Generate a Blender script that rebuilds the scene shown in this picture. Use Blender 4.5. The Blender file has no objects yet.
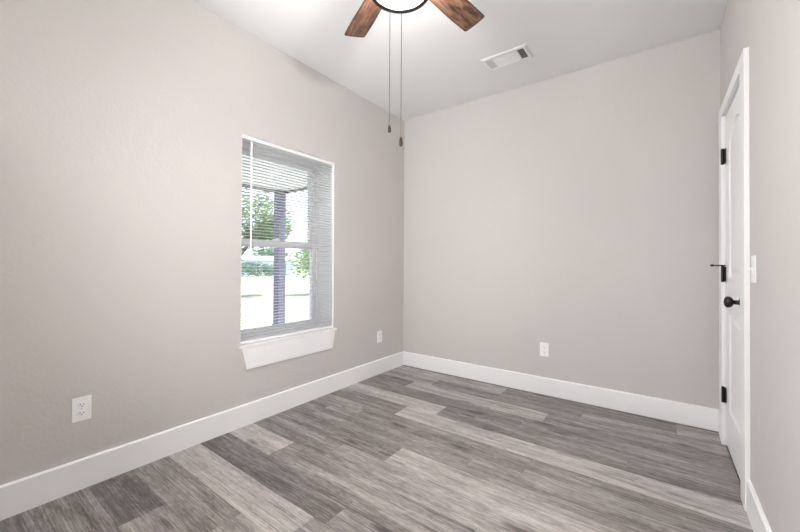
import bpy, bmesh, math, random
from mathutils import Vector, Matrix
from mathutils.geometry import tessellate_polygon
PI = math.pi
SC = bpy.context.scene
COL = SC.collection
rnd = random.Random(7)

# room numbers (metres); camera stands at x=0, y=0
LX, RX, BY, FY, H = -2.287, 0.3265, 3.181, -0.70, 2.6986
CAMZ = 1.105

# ------------------------------------------------------------------ camera
def make_camera():
    yaw, pitch, roll = .6338, .0081, .0051
    F = Vector((-math.sin(yaw), math.cos(yaw), 0)); R = Vector((math.cos(yaw), math.sin(yaw), 0)); Z = Vector((0, 0, 1))
    fw = math.cos(pitch)*F + math.sin(pitch)*Z
    u0 = -math.sin(pitch)*F + math.cos(pitch)*Z
    r = math.cos(roll)*R + math.sin(roll)*u0
    u = -math.sin(roll)*R + math.cos(roll)*u0
    cam = bpy.data.cameras.new('camera'); o = bpy.data.objects.new('camera', cam); COL.objects.link(o)
    m = Matrix((r, u, -fw)).transposed().to_4x4(); m.translation = (0, 0, CAMZ)
    o.matrix_world = m
    cam.sensor_fit = 'HORIZONTAL'; cam.sensor_width = 36; cam.lens = 353.74/800*36
    cam.shift_y = -4.56/800
    cam.clip_start = .02; cam.clip_end = 500
    SC.camera = o
make_camera()

# ------------------------------------------------------------------ world, sun, flash, added fill lamps, exposure
W = bpy.data.worlds.new('sky'); SC.world = W; W.use_nodes = True
bg = W.node_tree.nodes['Background']; bg.inputs['Color'].default_value = (.72, .80, 1, 1); bg.inputs['Strength'].default_value = 1.7

def light(name, kind, loc, target, energy, color=(1, 1, 1), **kw):
    d = bpy.data.lights.new(name, kind); d.energy = energy; d.color = color
    for k, v in kw.items(): setattr(d, k, v)
    o = bpy.data.objects.new(name, d); COL.objects.link(o); o.location = loc
    o.rotation_euler = (Vector(target)-Vector(loc)).to_track_quat('-Z', 'Y').to_euler()
    return o
light('sun', 'SUN', (0, 0, 20), (-.25*20, -.30*20, 0), 9.0, (1, .96, .9), angle=.0093)
# the photographer's unseen flash beside the camera, bounced off wall and ceiling behind it
light('bounce_flash', 'SPOT', (.02, -.12, 1.45), (-.30, -.75, 1.95), 105.0, (1, .985, .975), shadow_soft_size=.04, spot_size=1.9, spot_blend=.9)
light('added_window_fill', 'SPOT', (.0, -.06, 1.28), (-2.287, 2.05, 1.25), 56.0, (.98, .985, 1), shadow_soft_size=.09, spot_size=1.35, spot_blend=1.0)  # added unseen lamp, brightens the window recess
light('added_side_fill', 'SPOT', (-1.95, -.45, 1.75), (.25, 2.7, 1.95), 86.0, (.96, .98, 1), shadow_soft_size=.25, spot_size=2.1, spot_blend=.8)  # added unseen lamp from the left, lifts the right and back walls
SC.view_settings.view_transform = 'Standard'; SC.view_settings.look = 'None'
SC.view_settings.exposure = 0.95; SC.view_settings.gamma = 1.0; SC.view_settings.use_curve_mapping = False

# ------------------------------------------------------------------ materials
def mat(name, color=(.8, .8, .8), rough=.5, metal=0.0, spec=.5, emit=None, strength=1.0):
    m = bpy.data.materials.new(name); m.use_nodes = True
    b = m.node_tree.nodes['Principled BSDF']
    b.inputs['Base Color'].default_value = (*color, 1); b.inputs['Roughness'].default_value = rough
    b.inputs['Metallic'].default_value = metal; b.inputs['Specular IOR Level'].default_value = spec
    if emit: b.inputs['Emission Color'].default_value = (*emit, 1); b.inputs['Emission Strength'].default_value = strength
    return m
def N(m, t, **kw):
    n = m.node_tree.nodes.new(t)
    for k, v in kw.items(): setattr(n, k, v)
    return n
def L(m, a, b): m.node_tree.links.new(a, b)
def noise_mat(name, c1, c2, scale, rough=.5, bump=0.0, bscale=None, spec=.5, detail=4, stretch=(1, 1, 1)):
    m = mat(name, c1, rough, spec=spec); b = m.node_tree.nodes['Principled BSDF']
    tc = N(m, 'ShaderNodeTexCoord'); mp = N(m, 'ShaderNodeMapping'); mp.inputs['Scale'].default_value = stretch
    L(m, tc.outputs['Object'], mp.inputs['Vector'])
    n = N(m, 'ShaderNodeTexNoise'); n.inputs['Scale'].default_value = scale; n.inputs['Detail'].default_value = detail
    L(m, mp.outputs[0], n.inputs['Vector'])
    r = N(m, 'ShaderNodeValToRGB'); r.color_ramp.elements[0].color = (*c1, 1); r.color_ramp.elements[1].color = (*c2, 1)
    r.color_ramp.elements[0].position = .3; r.color_ramp.elements[1].position = .7
    L(m, n.outputs['Fac'], r.inputs['Fac']); L(m, r.outputs['Color'], b.inputs['Base Color'])
    if bump:
        n2 = N(m, 'ShaderNodeTexNoise'); n2.inputs['Scale'].default_value = bscale or scale; n2.inputs['Detail'].default_value = 3
        L(m, tc.outputs['Object'], n2.inputs['Vector'])
        bp = N(m, 'ShaderNodeBump'); bp.inputs['Strength'].default_value = bump; bp.inputs['Distance'].default_value = .004
        L(m, n2.outputs['Fac'], bp.inputs['Height']); L(m, bp.outputs[0], b.inputs['Normal'])
    return m

M = {}
M['wall'] = noise_mat('greige_wall_paint', (.603, .571, .550), (.618, .586, .563), 1.2, .62, .35, 60, .3)
M['ceiling'] = noise_mat('ceiling_paint', (.85, .855, .85), (.865, .87, .865), 1.5, .8, .15, 70, .2)
M['trim'] = noise_mat('white_trim_paint', (.905, .905, .92), (.92, .92, .935), 2, .35)
M['doorwhite'] = noise_mat('white_door_paint', (.905, .905, .92), (.92, .92, .935), 3, .4, .08, 90)
M['liner'] = mat('white_reveal_paint', (.93, .93, .94), .5)
M['vinyl'] = mat('white_window_vinyl', (.86, .86, .88), .35)
M['blind'] = mat('white_blind_rail', (.90, .90, .89), .4)
M['slat'] = mat('white_vinyl_slat', (.88, .88, .88), .45)
M['plate'] = mat('white_cover_plate', (.93, .92, .91), .3)
M['slot'] = mat('dark_slot', (.03, .03, .03), .6)
M['black'] = mat('matte_black_hardware', (.012, .012, .013), .38, .3)
M['bronze'] = mat('dark_bronze_metal', (.03, .026, .026), .35, .8)
M['brass'] = mat('antique_bronze_chain', (.07, .058, .05), .35, .9)
M['fob'] = noise_mat('dark_walnut_fob', (.018, .011, .008), (.035, .02, .012), 60, .35)
M['fobcap'] = mat('pale_brass_cap', (.28, .19, .11), .35, .5)
M['screw'] = mat('painted_screw', (.70, .70, .68), .35, .3)
M['duct'] = mat('painted_duct_shade', (.05, .05, .05), .8)  # dark colour stands for the shade inside the register
M['ventwhite'] = mat('white_enamel', (.86, .86, .855), .4)
M['lens'] = mat('frosted_lens', (.9, .88, .88), .4, emit=(1, .97, .955), strength=52.0)
M['concrete'] = noise_mat('porch_concrete', (.55, .54, .52), (.66, .65, .62), 5, .8, .1, 40)
M['grass'] = noise_mat('lawn_grass', (.20, .22, .165), (.27, .285, .225), .8, .9, .3, 30, .1)
M['bark'] = noise_mat('tree_bark', (.10, .075, .055), (.2, .16, .12), 9, .9, .5, 30, .1, stretch=(1, 1, .2))
M['soffit'] = mat('soffit_panel', (.80, .78, .80), .45)
M['fascia'] = mat('dark_fascia', (.07, .065, .07), .5)
M['post'] = noise_mat('post_paint', (.085, .085, .13), (.10, .10, .15), 4, .55)
M['siding'] = noise_mat('pale_blue_siding', (.50, .60, .66), (.56, .66, .72), 3, .7)
M['roofing'] = noise_mat('grey_roofing', (.28, .31, .33), (.36, .38, .40), 6, .8)
M['darkwin'] = mat('dark_opening', (.10, .16, .22), .3)

def leaf_mat(name, c1, c2):
    m = noise_mat(name, c1, c2, 2.5, .6, spec=.2, detail=5)
    b = m.node_tree.nodes['Principled BSDF']; out = m.node_tree.nodes['Material Output']
    tr = N(m, 'ShaderNodeBsdfTranslucent'); tr.inputs['Color'].default_value = (c2[0]*1.1, c2[1]*1.2, c2[2]*.8, 1)
    mx = N(m, 'ShaderNodeMixShader'); mx.inputs[0].default_value = .4
    L(m, b.outputs[0], mx.inputs[1]); L(m, tr.outputs[0], mx.inputs[2]); L(m, mx.outputs[0], out.inputs['Surface'])
    return m
M['leafA'] = leaf_mat('grey_green_leaves', (.09, .15, .08), (.20, .29, .15))
M['leafB'] = leaf_mat('fresh_green_leaves', (.14, .22, .08), (.28, .38, .16))
M['leafC'] = leaf_mat('blue_green_leaves', (.08, .15, .13), (.17, .27, .22))

def slat_translucent():
    m = M['slat']; b = m.node_tree.nodes['Principled BSDF']; out = m.node_tree.nodes['Material Output']
    tr = N(m, 'ShaderNodeBsdfTranslucent'); tr.inputs['Color'].default_value = (.9, .9, .9, 1)
    mx = N(m, 'ShaderNodeMixShader'); mx.inputs[0].default_value = .45
    L(m, b.outputs[0], mx.inputs[1]); L(m, tr.outputs[0], mx.inputs[2]); L(m, mx.outputs[0], out.inputs['Surface'])
slat_translucent()

def glass_mat():
    m = bpy.data.materials.new('window_glass'); m.use_nodes = True; nt = m.node_tree; nt.nodes.clear()
    out = nt.nodes.new('ShaderNodeOutputMaterial'); t = nt.nodes.new('ShaderNodeBsdfTransparent'); g = nt.nodes.new('ShaderNodeBsdfGlossy')
    t.inputs[0].default_value = (.95, .955, .955, 1); g.inputs['Roughness'].default_value = .02
    fr = nt.nodes.new('ShaderNodeFresnel'); fr.inputs[0].default_value = 1.45
    mx = nt.nodes.new('ShaderNodeMixShader')
    nt.links.new(fr.outputs[0], mx.inputs[0]); nt.links.new(t.outputs[0], mx.inputs[1]); nt.links.new(g.outputs[0], mx.inputs[2]); nt.links.new(mx.outputs[0], out.inputs[0])
    return m
M['glass'] = glass_mat()

def ramp_set(r, stops):
    e = r.color_ramp.elements
    while len(e) > 2: e.remove(e[-1])
    e[0].position, e[0].color = stops[0][0], (*stops[0][1], 1)
    e[1].position, e[1].color = stops[-1][0], (*stops[-1][1], 1)
    for p, c in stops[1:-1]:
        n = e.new(p); n.color = (*c, 1)
def math_node(m, op, a=None, b=None, c=None):
    n = N(m, 'ShaderNodeMath', operation=op)
    for i, v in enumerate((a, b, c)):
        if v is None: continue
        if isinstance(v, (int, float)): n.inputs[i].default_value = v
        else: L(m, v, n.inputs[i])
    return n.outputs[0]

def floor_mat():
    m = mat('grey_oak_plank', (.3, .28, .26), .42, spec=.4); b = m.node_tree.nodes['Principled BSDF']
    tc = N(m, 'ShaderNodeTexCoord'); at = N(m, 'ShaderNodeAttribute', attribute_name='plank')
    sep = N(m, 'ShaderNodeSeparateColor'); L(m, at.outputs['Color'], sep.inputs[0])
    tone, seed = sep.outputs[0], sep.outputs[1]
    comb = N(m, 'ShaderNodeCombineXYZ')
    L(m, math_node(m, 'MULTIPLY', seed, 37.0), comb.inputs[0]); L(m, math_node(m, 'MULTIPLY', seed, 91.0), comb.inputs[1]); L(m, math_node(m, 'MULTIPLY', seed, 13.0), comb.inputs[2])
    add = N(m, 'ShaderNodeVectorMath', operation='ADD'); L(m, tc.outputs['Object'], add.inputs[0]); L(m, comb.outputs[0], add.inputs[1])
    def ns(sc, scale, detail, dist=0.0, rough=.5):
        mp = N(m, 'ShaderNodeMapping'); mp.inputs['Scale'].default_value = sc; L(m, add.outputs[0], mp.inputs['Vector'])
        n = N(m, 'ShaderNodeTexNoise'); n.inputs['Scale'].default_value = scale; n.inputs['Detail'].default_value = detail; n.inputs['Distortion'].default_value = dist; n.inputs['Roughness'].default_value = rough
        L(m, mp.outputs[0], n.inputs['Vector']); return n.outputs['Fac']
    broad = ns((1.0, 7.0, 1), 2.2, 3, .6)
    fine = ns((1.0, 50.0, 1), 3.0, 7, .5, .72)
    blot = ns((3.0, 6.0, 1), 3.0, 5, 1.5, .6)
    tick = ns((9.0, 110.0, 1), 2.5, 2, .2)
    v = math_node(m, 'MULTIPLY_ADD', math_node(m, 'SUBTRACT', broad, .5), .8, tone)
    v = math_node(m, 'MULTIPLY_ADD', math_node(m, 'SUBTRACT', fine, .5), 1.35, v)
    v = math_node(m, 'MULTIPLY_ADD', math_node(m, 'SUBTRACT', blot, .5), .45, v)
    v = math_node(m, 'MULTIPLY_ADD', math_node(m, 'SUBTRACT', tick, .5), .6, v)
    # sparse knots
    mp = N(m, 'ShaderNodeMapping'); mp.inputs['Scale'].default_value = (2.2, 8.5, 1); L(m, add.outputs[0], mp.inputs['Vector'])
    vo = N(m, 'ShaderNodeTexVoronoi'); vo.inputs['Scale'].default_value = 1.0; L(m, mp.outputs[0], vo.inputs['Vector'])
    kn = N(m, 'ShaderNodeMapRange'); kn.inputs[1].default_value = .03; kn.inputs[2].default_value = .19; kn.inputs[3].default_value = .42; kn.inputs[4].default_value = 0.0
    L(m, vo.outputs['Distance'], kn.inputs[0])
    v = math_node(m, 'SUBTRACT', v, kn.outputs[0])
    r = N(m, 'ShaderNodeValToRGB'); ramp_set(r, [(0.0, (.085, .073, .068)), (.25, (.178, .157, .146)), (.5, (.325, .296, .278)), (.75, (.505, .472, .448)), (1.0, (.68, .645, .615))])
    L(m, v, r.inputs['Fac']); L(m, r.outputs['Color'], b.inputs['Base Color'])
    bp = N(m, 'ShaderNodeBump'); bp.inputs['Strength'].default_value = .12; bp.inputs['Distance'].default_value = .002
    L(m, fine, bp.inputs['Height']); L(m, bp.outputs[0], b.inputs['Normal'])
    L(m, math_node(m, 'MULTIPLY_ADD', fine, .2, .34), b.inputs['Roughness'])
    return m
M['floor'] = floor_mat()

def blade_mat():
    m = mat('walnut_blade', (.2, .1, .05), .4); b = m.node_tree.nodes['Principled BSDF']
    tc = N(m, 'ShaderNodeTexCoord'); at = N(m, 'ShaderNodeAttribute', attribute_name='edge')
    oi = N(m, 'ShaderNodeObjectInfo')
    ad = N(m, 'ShaderNodeVectorMath', operation='ADD'); L(m, tc.outputs['Object'], ad.inputs[0])
    cb = N(m, 'ShaderNodeCombineXYZ'); L(m, math_node(m, 'MULTIPLY', oi.outputs['Random'], 9.0), cb.inputs[0]); L(m, cb.outputs[0], ad.inputs[1])
    mp = N(m, 'ShaderNodeMapping'); mp.inputs['Scale'].default_value = (5, 26, 1); L(m, ad.outputs[0], mp.inputs['Vector'])
    n = N(m, 'ShaderNodeTexNoise'); n.inputs['Scale'].default_value = 1.3; n.inputs['Detail'].default_value = 6; n.inputs['Distortion'].default_value = 1.2; L(m, mp.outputs[0], n.inputs['Vector'])
    r = N(m, 'ShaderNodeValToRGB'); ramp_set(r, [(.34, (.030, .012, .006)), (.46, (.13, .058, .032)), (.56, (.22, .118, .074)), (.75, (.32, .19, .125))])
    L(m, n.outputs['Fac'], r.inputs['Fac'])
    mx = N(m, 'ShaderNodeMix', data_type='RGBA'); mx.inputs[7].default_value = (.06, .026, .018, 1)
    sp = N(m, 'ShaderNodeSeparateColor'); L(m, at.outputs['Color'], sp.inputs[0])
    n2 = N(m, 'ShaderNodeTexNoise'); n2.inputs['Scale'].default_value = 22; L(m, ad.outputs[0], n2.inputs['Vector'])
    w = math_node(m, 'MULTIPLY', sp.outputs[0], math_node(m, 'MULTIPLY_ADD', n2.outputs['Fac'], 1.1, .5))
    w = math_node(m, 'MINIMUM', w, 1.0)
    L(m, w, mx.inputs[0]); L(m, r.outputs['Color'], mx.inputs[6]); L(m, mx.outputs[2], b.inputs['Base Color'])
    return m
M['blade'] = blade_mat()

# ------------------------------------------------------------------ mesh helpers
def link(name, me, m, parent=None, smooth=False, kind=None):
    o = bpy.data.objects.new(name, me); COL.objects.link(o)
    if m is not None: me.materials.append(m)
    if parent: o.parent = parent
    if smooth:
        for p in me.polygons: p.use_smooth = True
    if kind: o['kind'] = kind
    return o
def obj(name, bm, m, parent=None, smooth=False, kind=None, loc=None):
    bmesh.ops.recalc_face_normals(bm, faces=bm.faces)
    me = bpy.data.meshes.new(name); bm.to_mesh(me); bm.free()
    o = link(name, me, m, parent, smooth, kind)
    if loc is not None: o.location = loc
    return o
def box(bm, x0, x1, y0, y1, z0, z1, bevel=0.0, seg=1):
    vs = [bm.verts.new((x, y, z)) for x in (x0, x1) for y in (y0, y1) for z in (z0, z1)]
    f = [(0, 1, 3, 2), (4, 6, 7, 5), (0, 4, 5, 1), (2, 3, 7, 6), (0, 2, 6, 4), (1, 5, 7, 3)]
    fs = [bm.faces.new([vs[i] for i in q]) for q in f]
    if bevel:
        es = list({e for a in fs for e in a.edges})
        bmesh.ops.bevel(bm, geom=es, offset=bevel, segments=seg, affect='EDGES', profile=.6)
    return vs
def lathe(bm, prof, seg=32, c=(0, 0, 0), axis='z', cap=True):
    rings = []
    for r, h in prof:
        ring = []
        for i in range(seg):
            a = 2*PI*i/seg; p = (r*math.cos(a), r*math.sin(a), h)
            if axis == 'x': p = (h, r*math.cos(a), r*math.sin(a))
            if axis == 'y': p = (r*math.cos(a), h, r*math.sin(a))
            ring.append(bm.verts.new((c[0]+p[0], c[1]+p[1], c[2]+p[2])))
        rings.append(ring)
    for a, b in zip(rings, rings[1:]):
        for i in range(seg): bm.faces.new((a[i], a[(i+1) % seg], b[(i+1) % seg], b[i]))
    if cap: bm.faces.new(rings[0]); bm.faces.new(rings[-1])
def tube(bm, pts, rad, seg=10):
    rings = []
    for i, p in enumerate(pts):
        p = Vector(p); a = Vector(pts[max(i-1, 0)]); b = Vector(pts[min(i+1, len(pts)-1)])
        q = (b-a).to_track_quat('Z', 'Y'); rr = rad[i] if isinstance(rad, (list, tuple)) else rad
        rings.append([bm.verts.new(p + q @ Vector((rr*math.cos(2*PI*k/seg), rr*math.sin(2*PI*k/seg), 0))) for k in range(seg)])
    for a, b in zip(rings, rings[1:]):
        for i in range(seg): bm.faces.new((a[i], a[(i+1) % seg], b[(i+1) % seg], b[i]))
    bm.faces.new(rings[0]); bm.faces.new(rings[-1])
def BM(): return bmesh.new()
def empty(name, loc, rz=0.0):
    o = bpy.data.objects.new(name, None); COL.objects.link(o); o.location = loc; o.rotation_euler = (0, 0, rz); o.empty_display_size = .1
    return o
def tag(o, label, cat, group=None, kind=None):
    o['label'] = label; o['category'] = cat
    if group: o['group'] = group
    if kind: o['kind'] = kind
    return o
def copy_tree(o, parent=None):
    c = o.copy(); COL.objects.link(c)
    if parent: c.parent = parent
    for ch in [k for k in COL.objects if k.parent == o]: copy_tree(ch, c)
    return c

# ------------------------------------------------------------------ room shell
WY0, WY1, WZ0, WZ1 = 1.297, 2.137, .546, 1.992        # finished window opening
LT = .004                                             # liner thickness
WX = LX-.285                                          # outside face of left wall
bm = BM()
box(bm, WX, LX, FY-.12, WY0-LT, 0, H); box(bm, WX, LX, WY1+LT, BY+.12, 0, H)
box(bm, WX, LX, WY0-LT, WY1+LT, 0, WZ0-.02); box(bm, WX, LX, WY0-LT, WY1+LT, WZ1+LT, H)
obj('wall_left', bm, M['wall'], kind='structure')
bm = BM(); box(bm, LX, RX, BY, BY+.12, 0, H); obj('wall_back', bm, M['wall'], kind='structure')
bm = BM(); box(bm, LX, RX, FY-.12, FY, 0, H); obj('wall_front', bm, M['wall'], kind='structure')
DY0, DY1, DZ = 2.33, 2.96, 2.037                      # clear door opening
bm = BM()
box(bm, RX, RX+.12, FY-.12, DY0-.015, 0, H); box(bm, RX, RX+.12, DY1+.015, BY+.12, 0, H); box(bm, RX, RX+.12, DY0-.015, DY1+.015, DZ+.015, H)
obj('wall_right', bm, M['wall'], kind='structure')
bm = BM(); box(bm, WX, RX+.12, FY-.12, BY+.12, H, H+.2); obj('ceiling', bm, M['ceiling'], kind='structure')
# unseen box added behind the closed door to block sky light at its gaps
bm = BM()
box(bm, RX+.12, RX+.8, 2.1, 2.2, 0, 2.4); box(bm, RX+.12, RX+.8, BY+.02, BY+.12, 0, 2.4); box(bm, RX+.8, RX+.9, 2.1, BY+.12, 0, 2.4); box(bm, RX+.12, RX+.9, 2.1, BY+.12, 2.4, 2.5)
obj('wall_light_block', bm, M['wall'], kind='structure')

# plank floor: boards run along x; rows seen in the photo carry their own joints and tones
def build_floor():
    bm = BM(); lay = bm.loops.layers.float_color.new('plank')
    x0, x1 = LX, RX; w = .1755; base = .6815
    D, MD, MM, ML, LT_ = .26, .36, .46, .58, .74
    rows = {
        -1: [(None, MD), (-1.0, MM)],
        0: [(-1.83, D), (-.7, MM)], 1: [(-1.495, .42), (-.3, .58)], 2: [(-1.218, .68), (.0, MM)], 3: [(-1.15, .27), (.05, .44)],
        4: [(-1.825, .72), (-.62, .43), (None, .6)], 5: [(-1.562, .33), (-.36, .49), (None, .42)], 6: [(-1.25, .34), (-.03, .64), (None, .40)],
        7: [(-2.08, .30), (-.86, .41), (None, .43)], 8: [(-1.81, .42), (-.59, .36), (None, .40)], 9: [(-1.58, .36), (-.36, .69), (None, .64)],
        10: [(-1.335, .66), (-.15, .34), (None, .32)], 11: [(-2.0, .34), (-.78, .30), (None, .36)], 12: [(-1.865, .30), (-.67, .62), (None, .33)],
        13: [(-1.7, .50), (-.465, .30), (None, .46)], 14: [(-1.1, .52), (.09, .28), (None, .52)], 15: [(-1.4, .28), (None, .34)]}
    k = -8; g = .0008
    while base+k*w < BY:
        ya, yb = base+(k-1)*w, base+k*w
        ya, yb = base+(k)*w - w, base+k*w
        # row index k covers base+(k-1)w .. base+kw
        row = rows.get(k)
        if row is None:
            js = []; x = x0 - rnd.uniform(.0, 1.0)+.1
            row = []
            x += 1.2
            while x < x1: row.append((x, rnd.choice((D, MD, MM, ML, LT_)))); x += 1.2
            row.append((None, rnd.choice((D, MD, MM, ML))))
        xs = x0
        for jx, tone in row:
            xe = jx if jx is not None else x1
            xe = min(xe, x1); yy0, yy1 = max(ya, FY), min(yb, BY)
            if xe-xs > .01 and yy1-yy0 > .005:
                o = [(xs, yy0, -.0016), (xe, yy0, -.0016), (xe, yy1, -.0016), (xs, yy1, -.0016)]
                i = [(xs+g, yy0+g, 0), (xe-g, yy0+g, 0), (xe-g, yy1-g, 0), (xs+g, yy1-g, 0)]
                vo = [bm.verts.new(p) for p in o]; vi = [bm.verts.new(p) for p in i]
                fs = [bm.faces.new(vi)] + [bm.faces.new((vo[q], vo[(q+1) % 4], vi[(q+1) % 4], vi[q])) for q in range(4)]
                sd = rnd.random()
                for f in fs:
                    for lp in f.loops: lp[lay] = (tone, sd, 0, 1)
            xs = xe
            if jx is None or xs >= x1-.001: break
        if xs < x1-.01:
            o = [(xs+g, max(ya, FY)+g, 0), (x1, max(ya, FY)+g, 0), (x1, min(yb, BY)-g, 0), (xs+g, min(yb, BY)-g, 0)]
            f = bm.faces.new([bm.verts.new(p) for p in o]); sd = rnd.random()
            for lp in f.loops: lp[lay] = (.42, sd, 0, 1)
        k += 1
    # board underside / subfloor
    vs0 = len(bm.verts)
    nf = len(bm.faces)
    box(bm, LX-.02, RX+.9, FY-.02, BY+.05, -.12, -.0017)
    bm.faces.ensure_lookup_table()
    for f in bm.faces[nf:]:
        for lp in f.loops: lp[lay] = (.15, .5, 0, 1)
    me = bpy.data.meshes.new('floor'); bmesh.ops.recalc_face_normals(bm, faces=bm.faces)
    for f in bm.faces[:nf]:
        if abs(f.normal.z) > .9 and f.normal.z < 0: f.normal_flip()
    bm.to_mesh(me); bm.free()
    link('floor', me, M['floor'], kind='structure')
build_floor()

BB, BT = .1455, .0145
def board(bm, x0, x1, y0, y1, face):   # baseboard with an eased top edge
    b = .006
    if face in 'LR':
        w, r = (x0, x1) if face == 'L' else (x1, x0)       # wall side, room side
        pf = [(w, 0), (r, 0), (r, BB-b), (r+(w-r)*.45, BB), (w, BB)]
        a = [bm.verts.new((p[0], y0, p[1])) for p in pf]; c = [bm.verts.new((p[0], y1, p[1])) for p in pf]
    else:
        w, r = (y1, y0) if face == 'B' else (y0, y1)
        pf = [(w, 0), (r, 0), (r, BB-b), (r+(w-r)*.45, BB), (w, BB)]
        a = [bm.verts.new((x0, p[0], p[1])) for p in pf]; c = [bm.verts.new((x1, p[0], p[1])) for p in pf]
    n = len(pf)
    for i in range(n): bm.faces.new((a[i], a[(i+1) % n], c[(i+1) % n], c[i]))
    bm.faces.new(a); bm.faces.new(c)
CW = .112; CT = .0185; CH = .062                                  # door casing width and thickness
bm = BM(); board(bm, LX, LX+BT, FY, BY, 'L'); obj('baseboard_left', bm, M['trim'], kind='structure')
bm = BM(); board(bm, LX+BT, RX-BT, BY-BT, BY, 'B'); obj('baseboard_back', bm, M['trim'], kind='structure')
bm = BM(); board(bm, LX+BT, RX-BT, FY, FY+BT, 'F'); obj('baseboard_front', bm, M['trim'], kind='structure')
bm = BM(); board(bm, RX-BT, RX, FY, DY0-CW, 'R'); board(bm, RX-BT, RX, DY1+CW, BY, 'R'); obj('baseboard_right', bm, M['trim'], kind='structure')

# door casing (trim_1)
bm = BM()
box(bm, RX-CT, RX, DY0-CW, DY0, 0, DZ+.001, .002, 2); box(bm, RX-CT, RX, DY1, DY1+CW, 0, DZ+.001, .002, 2)
box(bm, RX-CT-.001, RX, DY0-CW, DY1+CW, DZ, DZ+CH, .002, 2)
obj('trim_1', bm, M['trim'], kind='structure')
# jamb and stop
bm = BM()
for y0, y1 in ((DY0-.015, DY0), (DY1, DY1+.015)): box(bm, RX, RX+.12, y0, y1, 0, DZ)
box(bm, RX, RX+.12, DY0-.015, DY1+.015, DZ, DZ+.015)
box(bm, RX+.042, RX+.075, DY0, DY0+.012, 0, DZ); box(bm, RX+.042, RX+.075, DY1-.012, DY1, 0, DZ); box(bm, RX+.042, RX+.075, DY0, DY1, DZ-.012, DZ)
obj('trim_2', bm, M['trim'], kind='structure')

# ------------------------------------------------------------------ door_1
def panel_outline(y0, y1, z0, z1, arch, ins=0.0, n=14):
    y0 += ins; y1 -= ins; z0 += ins; z1 -= ins
    p = [(y0, z0), (y1, z0)]
    if arch:
        mid = (y0+y1)/2; hw = (y1-y0)/2
        for i in range(n+1):
            t = 1-2*i/n
            p.append((mid+hw*t, z1-arch+arch*math.cos(t*PI/2)**.8 if abs(t) < 1 else z1-arch))
    else: p += [(y1, z1), (y0, z1)]
    return p
def make_door():
    root = empty('door_1', (RX, (DY0+DY1)/2, 0)); root['kind'] = 'structure'
    ox, oy = RX, (DY0+DY1)/2
    ya, yb, za, zb = DY0+.004-oy, DY1-.004-oy, .012, DZ-.004
    X0 = .003; bm = BM()
    panels = [(ya+.105, yb-.105, 1.03, 1.93, .07), (ya+.105, yb-.105, .235, .83, 0)]
    outer = [(ya, za), (yb, za), (yb, zb), (ya, zb)]
    polys = [outer]+[panel_outline(*p) for p in panels]
    flat = [v for pl in polys for v in pl]
    vs = [bm.verts.new((X0, y, z)) for y, z in flat]
    for t in tessellate_polygon([[Vector((y, z, 0)) for y, z in pl] for pl in polys]):
        try: bm.faces.new([vs[i] for i in t])
        except ValueError: pass
    idx = 4
    for p in panels:
        n = len(panel_outline(*p)); prev = vs[idx:idx+n]; idx += n
        for ins, dx in ((.006, .001), (.014, .008), (.022, .0095), (.034, .0095), (.058, .0025)):
            cur = [bm.verts.new((X0+dx, y, z)) for y, z in panel_outline(*p, ins=ins)]
            for i in range(n): bm.faces.new((prev[i], prev[(i+1) % n], cur[(i+1) % n], cur[i]))
            prev = cur
        bm.faces.new(prev)
    bk = [bm.verts.new((X0+.035, y, z)) for y, z in outer]; bm.faces.new(bk)
    for i in range(4): bm.faces.new((vs[i], vs[(i+1) % 4], bk[(i+1) % 4], bk[i]))
    obj('door_panel', bm, M['doorwhite'], root)
    # knob
    ky, kz = DY0+.068-oy, .925
    bm = BM(); lathe(bm, [(.032, .003), (.0325, -.002), (.030, -.006), (.022, -.009), (.012, -.011), (.0105, -.028), (.012, -.033), (.020, -.036), (.0265, -.044), (.0285, -.052), (.0265, -.060), (.019, -.066), (.008, -.069)], 28, (0, ky, kz), 'x')
    k = obj('door_knob', bm, M['black'], root, True); k['label'] = 'matte black round knob with rosette'
    # hinges
    hy = DY1-.001-oy
    for i, hz in enumerate((1.785, 1.055, .31)):
        bm = BM(); lathe(bm, [(.004, -.050), (.0085, -.047), (.0085, .047), (.004, .050)], 16, (-.012, hy, hz))
        box(bm, -.0045, .001, hy-.024, hy+.001, hz-.045, hz+.045)
        box(bm, -.0155, -.001, hy-.003, hy+.0005, hz-.045, hz+.045)
        h = obj('hinge', bm, M['black'], root); h['label'] = 'matte black butt hinge'
        if i == 1:
            bm = BM(); zt = hz+.050
            lathe(bm, [(.0085, zt), (.0085, zt+.005)], 14, (-.012, hy, 0))
            tube(bm, [(-.012, hy, zt+.003), (-.040, hy-.016, zt+.003), (-.062, hy-.028, zt+.003)], [.0045, .004, .004])
            tube(bm, [(-.060, hy-.027, zt+.003), (-.070, hy-.0325, zt+.003)], [.0075, .0075])
            tube(bm, [(-.012, hy, zt+.003), (-.007, hy-.035, zt+.003)], [.004, .004])
            obj('door_stop', bm, M['black'], h)
make_door()

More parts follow.
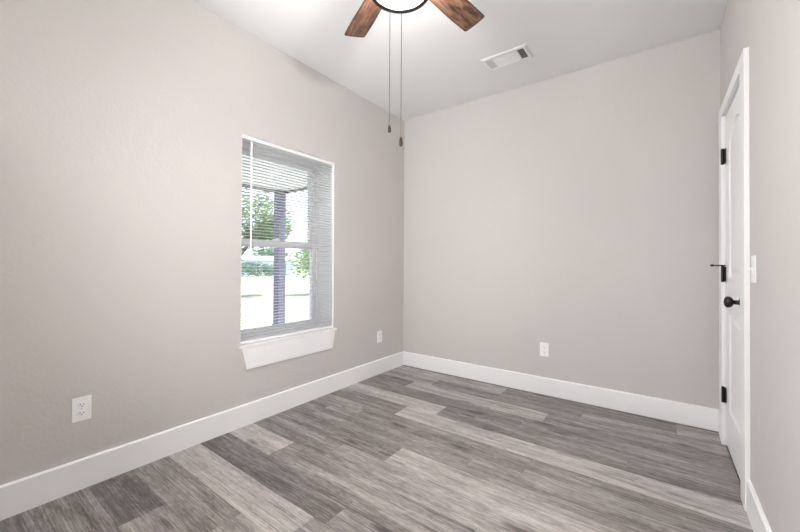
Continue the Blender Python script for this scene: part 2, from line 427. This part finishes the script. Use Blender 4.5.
# ------------------------------------------------------------------ window_1
def make_window():
    cx, cy, cz = LX, (WY0+WY1)/2, WZ0
    root = empty('window_1', (cx, cy, cz)); root['kind'] = 'structure'
    y0, y1 = WY0-cy, WY1-cy; z1 = WZ1-WZ0
    fo, fi = -.284, -.197                                # outer and inner face of the vinyl unit
    bm = BM(); t = LT
    for a, b in ((y0-t, y0), (y1, y1+t)): box(bm, fo, -.003, a, b, -.0, z1+t)
    box(bm, fo, -.003, y0, y1, z1, z1+t)
    obj('jamb_liner', bm, M['liner'], root)
    bm = BM(); fw = .030
    for a, b in ((y0, y0+fw), (y1-fw, y1)): box(bm, fo, fi, a, b, .0, z1, .002)
    box(bm, fo, fi, y0+fw, y1-fw, z1-fw, z1, .002); box(bm, fo, fi, y0+fw, y1-fw, 0, .022, .002)
    # tracks
    for a, b in ((y0+fw, y0+fw+.006), (y1-fw-.006, y1-fw)): box(bm, -.243, -.238, a, b, .022, z1-fw)
    obj('window_frame', bm, M['vinyl'], root)
    def sash(name, xa, xb, za, zb, rb, rt):
        s = .034; bm = BM(); a, b = y0+fw+.002, y1-fw-.002
        box(bm, xa, xb, a, a+s, za, zb, .0025); box(bm, xa, xb, b-s, b, za, zb, .0025)
        box(bm, xa, xb, a+s, b-s, za, za+rb, .0025); box(bm, xa, xb, a+s, b-s, zb-rt, zb, .0025)
        so = obj(name, bm, M['vinyl'], root)
        bm = BM(); xm = (xa+xb)/2; box(bm, xm-.002, xm+.002, a+s-.004, b-s+.004, za+rb-.004, zb-rt+.004)
        obj('glass_pane', bm, M['glass'], so)
        return so
    up = sash('upper_sash', -.278, -.246, .690, z1-fw-.001, .042, .030)
    lo = sash('lower_sash', -.236, -.204, .023, .745, .040, .042)
    bm = BM(); box(bm, -.236, -.210, -.03, .03, .745, .757, .002); lathe(bm, [(.008, .757), (.008, .765)], 14, (-.222, 0, 0)); box(bm, -.226, -.200, -.002, .012, .758, .764, .001)
    obj('sash_lock', bm, M['vinyl'], lo)
    # stool with horns, apron with angled ends
    bm = BM(); box(bm, fi, .0, y0, y1, -.018, 0, .0); box(bm, .0, .016, y0-.016, y1+.030, -.018, 0, .003, 2)
    obj('window_stool', bm, M['trim'], root)
    bm = BM(); a0, a1, b0, b1 = y0+.002, y1+.018, y0+.040, y1-.015; za, zb = -.018, -.168
    pf = [(a0, za), (a1, za), (b1, zb), (b0, zb)]
    f = [bm.verts.new((.0, y, z)) for y, z in pf]; g = [bm.verts.new((.012, y, z)) for y, z in pf]
    for i in range(4): bm.faces.new((f[i], f[(i+1) % 4], g[(i+1) % 4], g[i]))
    bm.faces.new(f); bm.faces.new(g)
    bmesh.ops.bevel(bm, geom=[e for e in bm.edges if all(v.co.x > .01 for v in e.verts)], offset=.002, segments=1, affect='EDGES')
    obj('window_apron', bm, M['trim'], root)
make_window()

# ------------------------------------------------------------------ mini blind in the window
def make_blind():
    bx = LX-.022; cy = (WY0+WY1)/2; hw = (WY1-WY0)/2-.004
    root = empty('window_blind', (bx, cy, WZ0))
    tag(root, 'white horizontal mini blind lowered with open slats in the left wall window', 'blind')
    z1 = WZ1-WZ0
    bm = BM(); box(bm, -.0125, .0125, -hw, hw, z1-.027, z1-.002, .0015); obj('headrail', bm, M['blind'], root)
    zb = .016
    bm = BM(); box(bm, -.0115, .0115, -hw, hw, zb-.009, zb+.009, .003, 2); obj('bottom_rail', bm, M['blind'], root)
    # one curved slat, copied
    n = 6; bm = BM(); top, bot = [], []
    tilt = math.radians(5)
    for s in range(n+1):
        u = -.0125+.025*s/n; c = .0024*(1-(u/.0125)**2)
        x = u*math.cos(tilt); z = c+u*math.sin(tilt)
        top.append([bm.verts.new((x, y, z+.0004)) for y in (-hw, hw)]); bot.append([bm.verts.new((x, y, z-.0004)) for y in (-hw, hw)])
    for i in range(n):
        bm.faces.new((top[i][0], top[i][1], top[i+1][1], top[i+1][0])); bm.faces.new((bot[i][0], bot[i][1], bot[i+1][1], bot[i+1][0]))
        for e in (0, 1): bm.faces.new((top[i][e], top[i+1][e], bot[i+1][e], bot[i][e]))
    for i in (0, n): bm.faces.new((top[i][0], top[i][1], bot[i][1], bot[i][0]))
    pitch = .0216; cnt = int((z1-.034-zb-.012)/pitch)
    s0 = obj('slat', bm, M['slat'], root, True, loc=(0, 0, zb+.022))
    for k in range(1, cnt+1):
        c = s0.copy(); COL.objects.link(c); c.parent = root; c.location = (0, 0, zb+.022+k*pitch)
    for yy in (-hw+.11, 0, hw-.11):
        bm = BM()
        for x in (-.0133, .0133): tube(bm, [(x, yy, zb), (x, yy, z1-.02)], .0006, 5)
        obj('ladder_cord', bm, M['blind'], root)
    wy = 1.362-cy; bm = BM()
    tube(bm, [(.014, wy, z1-.020), (.022, wy, z1-.030), (.024, wy, z1-.045)], .0018, 6)
    tube(bm, [(.025, wy, z1-.045), (.026, wy, z1-.775)], .0065, 6); tube(bm, [(.026, wy, z1-.775), (.026, wy, z1-.80)], .0075, 6)
    obj('tilt_wand', bm, M['blind'], root)
make_blind()

# ------------------------------------------------------------------ ceiling fan
FC = (-.938, 1.266)
def make_fan():
    root = empty('ceiling_fan', (FC[0], FC[1], H))
    tag(root, 'ceiling fan with brown wood blades, round lit lamp and dark rim hanging from the ceiling', 'ceiling fan')
    def z(v): return v-H
    bm = BM(); lathe(bm, [(.085, 0), (.085, -.022), (.060, -.040), (.030, -.050)], 40); obj('canopy', bm, M['bronze'], root, True)
    bm = BM(); lathe(bm, [(.03, -.045), (.105, -.075), (.135, -.10), (.140, -.15), (.135, -.185), (.11, -.205), (.10, -.215)], 48); obj('motor_housing', bm, M['bronze'], root, True)
    zb = 2.474
    bm = BM(); lathe(bm, [(.095, z(2.484)), (.10, z(2.46)), (.09, z(2.425)), (.055, z(2.418)), (.050, z(2.408))], 40); obj('switch_housing', bm, M['bronze'], root, True)
    # glass drum and lens, dark rim below
    bm = BM(); lathe(bm, [(.052, z(2.410)), (.100, z(2.400)), (.120, z(2.382)), (.1245, z(2.346))], 56, cap=False)
    gb = obj('glass_bowl', bm, M['glass'], root, True); gb['label'] = 'clear glass bowl above the lens'
    lamp = bpy.data.lights.new('lamp_bulb', 'POINT'); lamp.energy = 9.0; lamp.color = (1, .98, .96); lamp.shadow_soft_size = .028
    lo = bpy.data.objects.new('lamp_bulb', lamp); COL.objects.link(lo); lo.parent = root; lo.location = (0, 0, z(2.371))
    bm = BM(); lathe(bm, [(.1225, z(2.339)), (.120, z(2.333)), (.085, z(2.328)), (.04, z(2.3255)), (.001, z(2.325))], 56)
    lens = obj('lamp_lens', bm, M['lens'], root, True); lens['label'] = 'glowing frosted round lamp lens'
    bm = BM()
    pf = [(.1225, z(2.348)), (.139, z(2.348)), (.1405, z(2.338)), (.139, z(2.326)), (.1225, z(2.326))]
    seg = 64; rings = [[bm.verts.new((r*math.cos(2*PI*i/seg), r*math.sin(2*PI*i/seg), h)) for i in range(seg)] for r, h in pf]
    for a, b in zip(rings, rings[1:]+rings[:1]):
        for i in range(seg): bm.faces.new((a[i], a[(i+1) % seg], b[(i+1) % seg], b[i]))
    rim = obj('lamp_rim', bm, M['bronze'], root, True); rim['label'] = 'dark bronze ring around the lens'
    # blade mesh, length along +x
    def blade_mesh():
        bm = BM(); lay = bm.loops.layers.float_color.new('edge')
        r0, r1 = .17, .603; nx, ny = 40, 14; pitch = math.radians(-11.2)
        def hwid(t): 
            w = .052+.0138*min(1, t*1.5)
            e = 1.0
            if t > .985: e = math.sqrt(max(0, 1-((t-.985)/.015)**2))*.05+.95
            if t < .06: e = .8+.2*math.sqrt(1-((.06-t)/.06)**2)
            return w*e
        g = {}
        for i in range(nx+1):
            t = i/nx; hwd = hwid(t)
            for j in range(ny+1):
                s = -1+2*j/ny; y = s*hwd
                x = r0+(r1-r0)*t + (.004*(1-s*s) if i == nx else 0)
                for q, dz in ((0, -.0028), (1, .0028)):
                    g[i, j, q] = bm.verts.new((x, y*math.cos(pitch), y*math.sin(pitch)+dz))
        def ev(i, j):
            t = i/nx; d = min((1-t)*(r1-r0), t*(r1-r0), (1-abs(-1+2*j/ny))*hwid(t))
            return max(0, 1-d/.012)
        def face(keys):
            f = bm.faces.new([g[k] for k in keys])
            for lp, k in zip(f.loops, keys): e = ev(k[0], k[1]); lp[lay] = (e, e, e, 1)
        for i in range(nx):
            for j in range(ny):
                face([(i, j, 0), (i, j+1, 0), (i+1, j+1, 0), (i+1, j, 0)]); face([(i, j, 1), (i+1, j, 1), (i+1, j+1, 1), (i, j+1, 1)])
        for i in range(nx):
            for j in (0, ny): face([(i, j, 0), (i+1, j, 0), (i+1, j, 1), (i, j, 1)])
        for j in range(ny):
            for i in (0, nx): face([(i, j, 0), (i, j+1, 0), (i, j+1, 1), (i, j, 1)])
        bmesh.ops.recalc_face_normals(bm, faces=bm.faces)
        me = bpy.data.meshes.new('blade'); bm.to_mesh(me); bm.free(); return me
    bme = blade_mesh(); bme.materials.append(M['blade'])
    bm = BM()
    tube(bm, [(.085, 0, .004), (.12, 0, .012), (.16, 0, .012), (.20, 0, .008)], [.014, .011, .010, .009], 8)
    for s in (-1, 1): tube(bm, [(.15, 0, .010), (.19, s*.024, .010+s*.0045), (.225, s*.030, .009+s*.006)], [.008, .007, .005], 8)
    box(bm, .185, .245, -.034, .034, .006, .010)
    ime = bpy.data.meshes.new('blade_iron'); bmesh.ops.recalc_face_normals(bm, faces=bm.faces); bm.to_mesh(ime); bm.free(); ime.materials.append(M['bronze'])
    for k in range(5):
        a = math.radians(81.4+72*k)
        b = bpy.data.objects.new('blade', bme); COL.objects.link(b); b.parent = root; b.location = (0, 0, z(zb)); b.rotation_euler = (0, 0, a)
        b['label'] = 'walnut brown blade with darkened edges'
        ir = bpy.data.objects.new('blade_iron', ime); COL.objects.link(ir); ir.parent = b
    # two pull chains with wooden fobs
    for (wx, wy, zt, zf, fl) in ((-.875, 1.114, 2.405, 1.664, .030), (-.838, 1.142, 2.405, 1.618, .040)):
        x, y = wx-FC[0], wy-FC[1]; d = Vector((x, y)).normalized()
        bm = BM(); pts = []; rad = []
        tube(bm, [(d.x*.07, d.y*.07, z(zt)), (x, y, z(zt)), (x, y, z(zt)-.004)], .0022, 6)
        n = int((zt-zf)/.0045)
        for i in range(n+1):
            zz = z(zt)-(zt-zf)*i/n
            pts += [(x, y, zz)]; rad += [.0017 if i % 2 else .0008]
        tube(bm, pts, rad, 6)
        ch = obj('pull_chain', bm, M['brass'], root)
        bm = BM(); zz = z(zf)
        lathe(bm, [(.002, zz+.002), (.0048, zz-.002), (.0065, zz-fl*.4), (.0078, zz-fl*.7), (.0065, zz-fl*.92), (.003, zz-fl)], 14, (x, y, 0))
        obj('chain_fob', bm, M['fob'], ch, True)
        bm = BM(); lathe(bm, [(.0015, zz+.006), (.0038, zz+.004), (.0052, zz-.003), (.0052, zz-.006)], 12, (x, y, 0)); obj('fob_cap', bm, M['fobcap'], ch, True)
make_fan()

# ------------------------------------------------------------------ ceiling vent
def make_vent():
    root = empty('ceiling_vent', (-.952, 2.672, H))
    tag(root, 'white rectangular metal air register on the ceiling beyond the fan', 'vent')
    hx, hy, rim = .175, .098, .028; d = .009
    bm = BM()
    ou = [(-hx, -hy), (hx, -hy), (hx, hy), (-hx, hy)]; inn = [(-hx+rim, -hy+rim), (hx-rim, -hy+rim), (hx-rim, hy-rim), (-hx+rim, hy-rim)]
    mid = [(p[0]*.94, p[1]*.89) for p in ou]
    A = [bm.verts.new((*p, 0)) for p in ou]; B = [bm.verts.new((*p, -d*.25)) for p in ou]; C_ = [bm.verts.new((*p, -d)) for p in mid]; D = [bm.verts.new((*p, -d)) for p in inn]; E_ = [bm.verts.new((*p, -.001)) for p in inn]
    for P, Q in ((A, B), (B, C_), (C_, D), (D, E_)):
        for i in range(4): bm.faces.new((P[i], P[(i+1) % 4], Q[(i+1) % 4], Q[i]))
    s = .052                                             # the two cross bars between the three louvre banks
    for x in (-hx+rim+s, hx-rim-s): box(bm, x-.004, x+.004, -hy+rim, hy-rim, -d, -.001)
    obj('vent_frame', bm, M['ventwhite'], root)
    bm = BM(); box(bm, -hx+rim, hx-rim, -hy+rim, hy-rim, -.0012, -.0002); obj('duct_shade_plate', bm, M['duct'], root)  # flat plate, the shaded interior is put into its dark colour
    def louvre(ax, pos, lo, hi, ang, w=.011):
        bm = BM(); c, s_ = math.cos(ang)*w/2, math.sin(ang)*w/2; zc = -.0052
        pr = [(-c, -s_), (c, s_), (c, s_+.0007), (-c, -s_+.0007)]
        if ax == 'y': a = [bm.verts.new((pos+u, lo, zc+v)) for u, v in pr]; b = [bm.verts.new((pos+u, hi, zc+v)) for u, v in pr]
        else: a = [bm.verts.new((lo, pos+u, zc+v)) for u, v in pr]; b = [bm.verts.new((hi, pos+u, zc+v)) for u, v in pr]
        for i in range(4): bm.faces.new((a[i], a[(i+1) % 4], b[(i+1) % 4], b[i]))
        bm.faces.new(a); bm.faces.new(b); obj('louvre', bm, M['ventwhite'], root)
    xl, xr = -hx+rim, hx-rim; y0, y1 = -hy+rim, hy-rim
    for i in range(4): louvre('y', xl+.006+i*.0108, y0, y1, math.radians(38), .0115)
    for i in range(4): louvre('y', xr-.006-i*.0108, y0, y1, math.radians(-50), .0085)
    for i in range(10): louvre('x', y0+.008+i*.0139, xl+s+.004, xr-s-.004, math.radians(-26), .0145)
    for x in (-hx+.011, hx-.011):
        bm = BM(); lathe(bm, [(.004, -d-.0002), (.0035, -d-.0015), (.001, -d-.002)], 12, (x, 0, 0)); obj('screw', bm, M['screw'], root)
make_vent()

# ------------------------------------------------------------------ outlets and switch; local +x faces the room
def make_outlet():
    root = empty('wall_outlet', (0, 0, 0))
    bm = BM(); box(bm, 0, .0055, -.037, .037, -.0585, .0585, .003, 2); obj('cover_plate', bm, M['plate'], root)
    for s in (-1, 1):
        bm = BM(); pts = []
        for i in range(24):
            a = 2*PI*i/24; pts.append((max(-.0155, min(.0155, .0185*math.cos(a))), .0175*math.sin(a)))
        a_ = [bm.verts.new((.004, p[0], s*.0205+p[1]*.80)) for p in pts]; b_ = [bm.verts.new((.0078, p[0]*.96, s*.0205+p[1]*.77)) for p in pts]
        for i in range(24): bm.faces.new((a_[i], a_[(i+1) % 24], b_[(i+1) % 24], b_[i]))
        bm.faces.new(b_)
        rc = obj('receptacle', bm, M['plate'], root)
        bm = BM(); z0 = s*.0205
        box(bm, .0074, .0081, -.0078, -.0056, z0-.001, z0+.0075); box(bm, .0074, .0081, .0056, .0078, z0-.001, z0+.006)
        lathe(bm, [(.0026, .0074), (.0026, .0081)], 10, (0, 0, z0-.0072), 'x')
        obj('socket_slot', bm, M['slot'], rc)
    bm = BM(); lathe(bm, [(.0035, .005), (.003, .0066), (.001, .007)], 12, (0, 0, 0), 'x'); obj('screw', bm, M['screw'], root)
    return root
G = 'duplex wall outlets'
o1 = make_outlet(); o1.location = (LX, .480, .389); tag(o1, 'white duplex outlet low on left wall, left of the window, nearest the camera', 'outlet', G)
o2 = copy_tree(o1); o2.location = (LX, 2.765, .375); tag(o2, 'white duplex outlet on left wall between the window and the far corner', 'outlet', G)
o3 = copy_tree(o1); o3.location = (-.798, BY, .382); o3.rotation_euler = (0, 0, -PI/2); tag(o3, 'white duplex outlet alone on the back wall above the baseboard', 'outlet', G)
root = empty('light_switch', (RX, 2.118, 1.092), PI); tag(root, 'white toggle light switch on the right wall beside the door casing', 'light switch')
bm = BM(); box(bm, 0, .0055, -.037, .037, -.0585, .0585, .003, 2); obj('cover_plate', bm, M['plate'], root)
bm = BM(); box(bm, .005, .0062, -.0055, .0055, -.0125, .0125)
vs = box(bm, .005, .017, -.0042, .0042, -.004, .004)
for v in vs:
    if v.co.x > .01: v.co.z = v.co.z*.7+.006
obj('toggle', bm, M['plate'], root)
for zz in (-.030, .030):
    bm = BM(); lathe(bm, [(.0035, .005), (.003, .0066), (.001, .007)], 12, (0, 0, zz), 'x'); obj('screw', bm, M['screw'], root)

# ------------------------------------------------------------------ porch outside
PX, PY, PZ = -5.22, 3.68, 2.30                         # porch edge, end, underside of the fascia
bm = BM(); box(bm, PX-.1, WX, -3.5, PY+.05, -.16, -.04); obj('porch_floor', bm, M['concrete'], kind='structure')
root = empty('porch_ceiling', ((PX+WX)/2, 1.0, PZ)); root['kind'] = 'structure'
cx = (PX+WX)/2
bm = BM(); z0 = .035
x = PX-cx; 
while x < WX-cx-.01:                                   # long soffit panels with a V groove between them
    xe = min(x+.19, WX-cx-.001)
    box(bm, x+.003, xe-.003, -4.5, PY-1.0-.01, z0, z0+.05); x = xe
box(bm, PX-cx, WX-cx-.001, -4.5, PY-1.0, z0+.008, .22)
obj('soffit', bm, M['soffit'], root)
bm = BM(); box(bm, PX-cx-.03, PX-cx+.03, -4.5, PY-1.0+.03, 0, .24); box(bm, PX-cx+.03, WX-cx-.001, PY-1.0-.01, PY-1.0+.03, .0, .24)
obj('fascia_board', bm, M['fascia'], root)
root = empty('porch_post', (PX+.07, PY-.09, -.04)); tag(root, 'square purplish grey porch post seen through the window blind', 'post')
bm = BM(); box(bm, -.07, .07, -.07, .07, 0, PZ+.04+.0, .006); obj('post_shaft', bm, M['post'], root)
bm = BM(); box(bm, -.085, .085, -.085, .085, 0, .14, .006); obj('post_base', bm, M['post'], root)

# ------------------------------------------------------------------ yard
bm = BM()
n = 24; g = {}
for i in range(n+1):
    for j in range(n+1):
        x = WX-.0-150*(i/n)**2; y = -60+180*j/n
        g[i, j] = bm.verts.new((x, y, -.35+(.12*math.sin(x*.13)*math.cos(y*.09) if i > 6 else 0)))
for i in range(n):
    for j in range(n): bm.faces.new((g[i, j], g[i+1, j], g[i+1, j+1], g[i, j+1]))
lw = obj('lawn', bm, M['grass'], kind='structure')

def tree(name, label, cat, loc, height, blobs, m, nleaf, leaf, trunk=.12, seed=1, group=None):
    r = random.Random(seed); root = empty(name, loc); tag(root, label, cat, group)
    bm = BM(); tops = [Vector(b[:3]) for b in blobs]
    tube(bm, [(0, 0, -.1), (.03, .02, height*.3), (-.04, .05, height*.6), (0, 0, height*.85)], [trunk, trunk*.8, trunk*.55, trunk*.2], 8)
    for t in tops:
        b0 = Vector((0, 0, min(t.z*.6, height*.5))); mid = (b0+t)/2+Vector((0, 0, .08))
        tube(bm, [b0, mid, t], [trunk*.45, trunk*.3, trunk*.1], 6)
    obj('trunk', bm, M['bark'], root)
    bm = BM()
    for _ in range(nleaf):
        bx, by, bz, br = r.choice(blobs)
        d = Vector((r.gauss(0, 1), r.gauss(0, 1), r.gauss(0, 1))).normalized()*br*(r.random()**.45)
        p = Vector((bx, by, bz))+d; q = Vector((r.gauss(0, 1), r.gauss(0, 1), r.gauss(0, 1))).normalized().to_track_quat('Z', 'Y'); s = leaf*r.uniform(.6, 1.3)
        vs = [bm.verts.new(p+q @ Vector(c)) for c in ((-s, 0, 0), (0, -s*.45, s*.1), (s, 0, 0), (0, s*.45, s*.1))]
        bm.faces.new(vs)
    obj('crown', bm, m, root)
    return root
GZ = -.35
tree('shade_tree', 'leafy grey green tree left of the porch post, seen through the blind', 'tree', (-15.5, 8.6, GZ), 5.2,
     [(0, 0, 4.2, 1.5), (.8, 1.0, 3.6, 1.2), (-.6, -1.0, 3.5, 1.3), (.3, .9, 2.75, .8), (.2, -.6, 2.7, .9), (.5, 1.7, 3.2, .7)], M['leafA'], 5200, .10, .14, 3)
tree('garden_tree', 'small fresh green tree right of the porch post, seen through the blind', 'tree', (-13.2, 11.4, GZ), 3.0,
     [(0, 0, 2.0, .9), (-.4, -.5, 1.5, .8), (.4, .6, 1.7, .8), (.3, .9, 2.1, .6), (.1, .2, 1.0, .7)], M['leafB'], 3200, .08, .07, 5)
tree('yard_bush', 'low blue green bush far out on the lawn beside the pale building', 'bush', (-38, 23.5, GZ), 1.7,
     [(0, 0, .8, .9), (.5, 1.2, .7, .8), (-.2, -1.3, .9, .9)], M['leafC'], 1200, .14, .06, 8)
hedge = [(-62, 24, 5.0), (-64, 31, 3.6), (-60, 40, 4.4), (-58, 50, 6.0), (-66, 18, 6.0)]
for i, (x, y, h) in enumerate(hedge):
    tree('background_tree', 'far blue green tree at the edge of the lawn behind the pale building', 'tree', (x, y, GZ), h,
         [(0, 0, h*.7, h*.38), (0, 2.2, h*.55, h*.36), (0, -2.2, h*.55, h*.36)], M['leafC'], 1100, .35, .15, 20+i, 'far trees at the edge of the lawn')
# low pale building far beyond the lawn
root = empty('garden_shed', (-44, 28.2, GZ), math.radians(-8)); tag(root, 'low pale blue building with dark openings far beyond the lawn', 'building')
bm = BM(); box(bm, -2, 2, -3.4, 3.4, 0, 1.9); obj('wall', bm, M['siding'], root)
bm = BM()
pf = [(-2.3, 1.9), (2.3, 1.9), (0, 2.5)]
a = [bm.verts.new((p[0], -3.7, p[1])) for p in pf]; b = [bm.verts.new((p[0], 3.7, p[1])) for p in pf]
for i in range(3): bm.faces.new((a[i], a[(i+1) % 3], b[(i+1) % 3], b[i]))
bm.faces.new(a); bm.faces.new(b); obj('roof', bm, M['roofing'], root)
for y0, y1, z0, z1 in ((-2.9, -1.9, .05, 1.6), (-1.2, -.4, .6, 1.4), (1.0, 2.2, .05, 1.6)):
    bm = BM(); box(bm, 1.98, 2.04, y0, y1, z0, z1); obj('opening', bm, M['darkwin'], root)
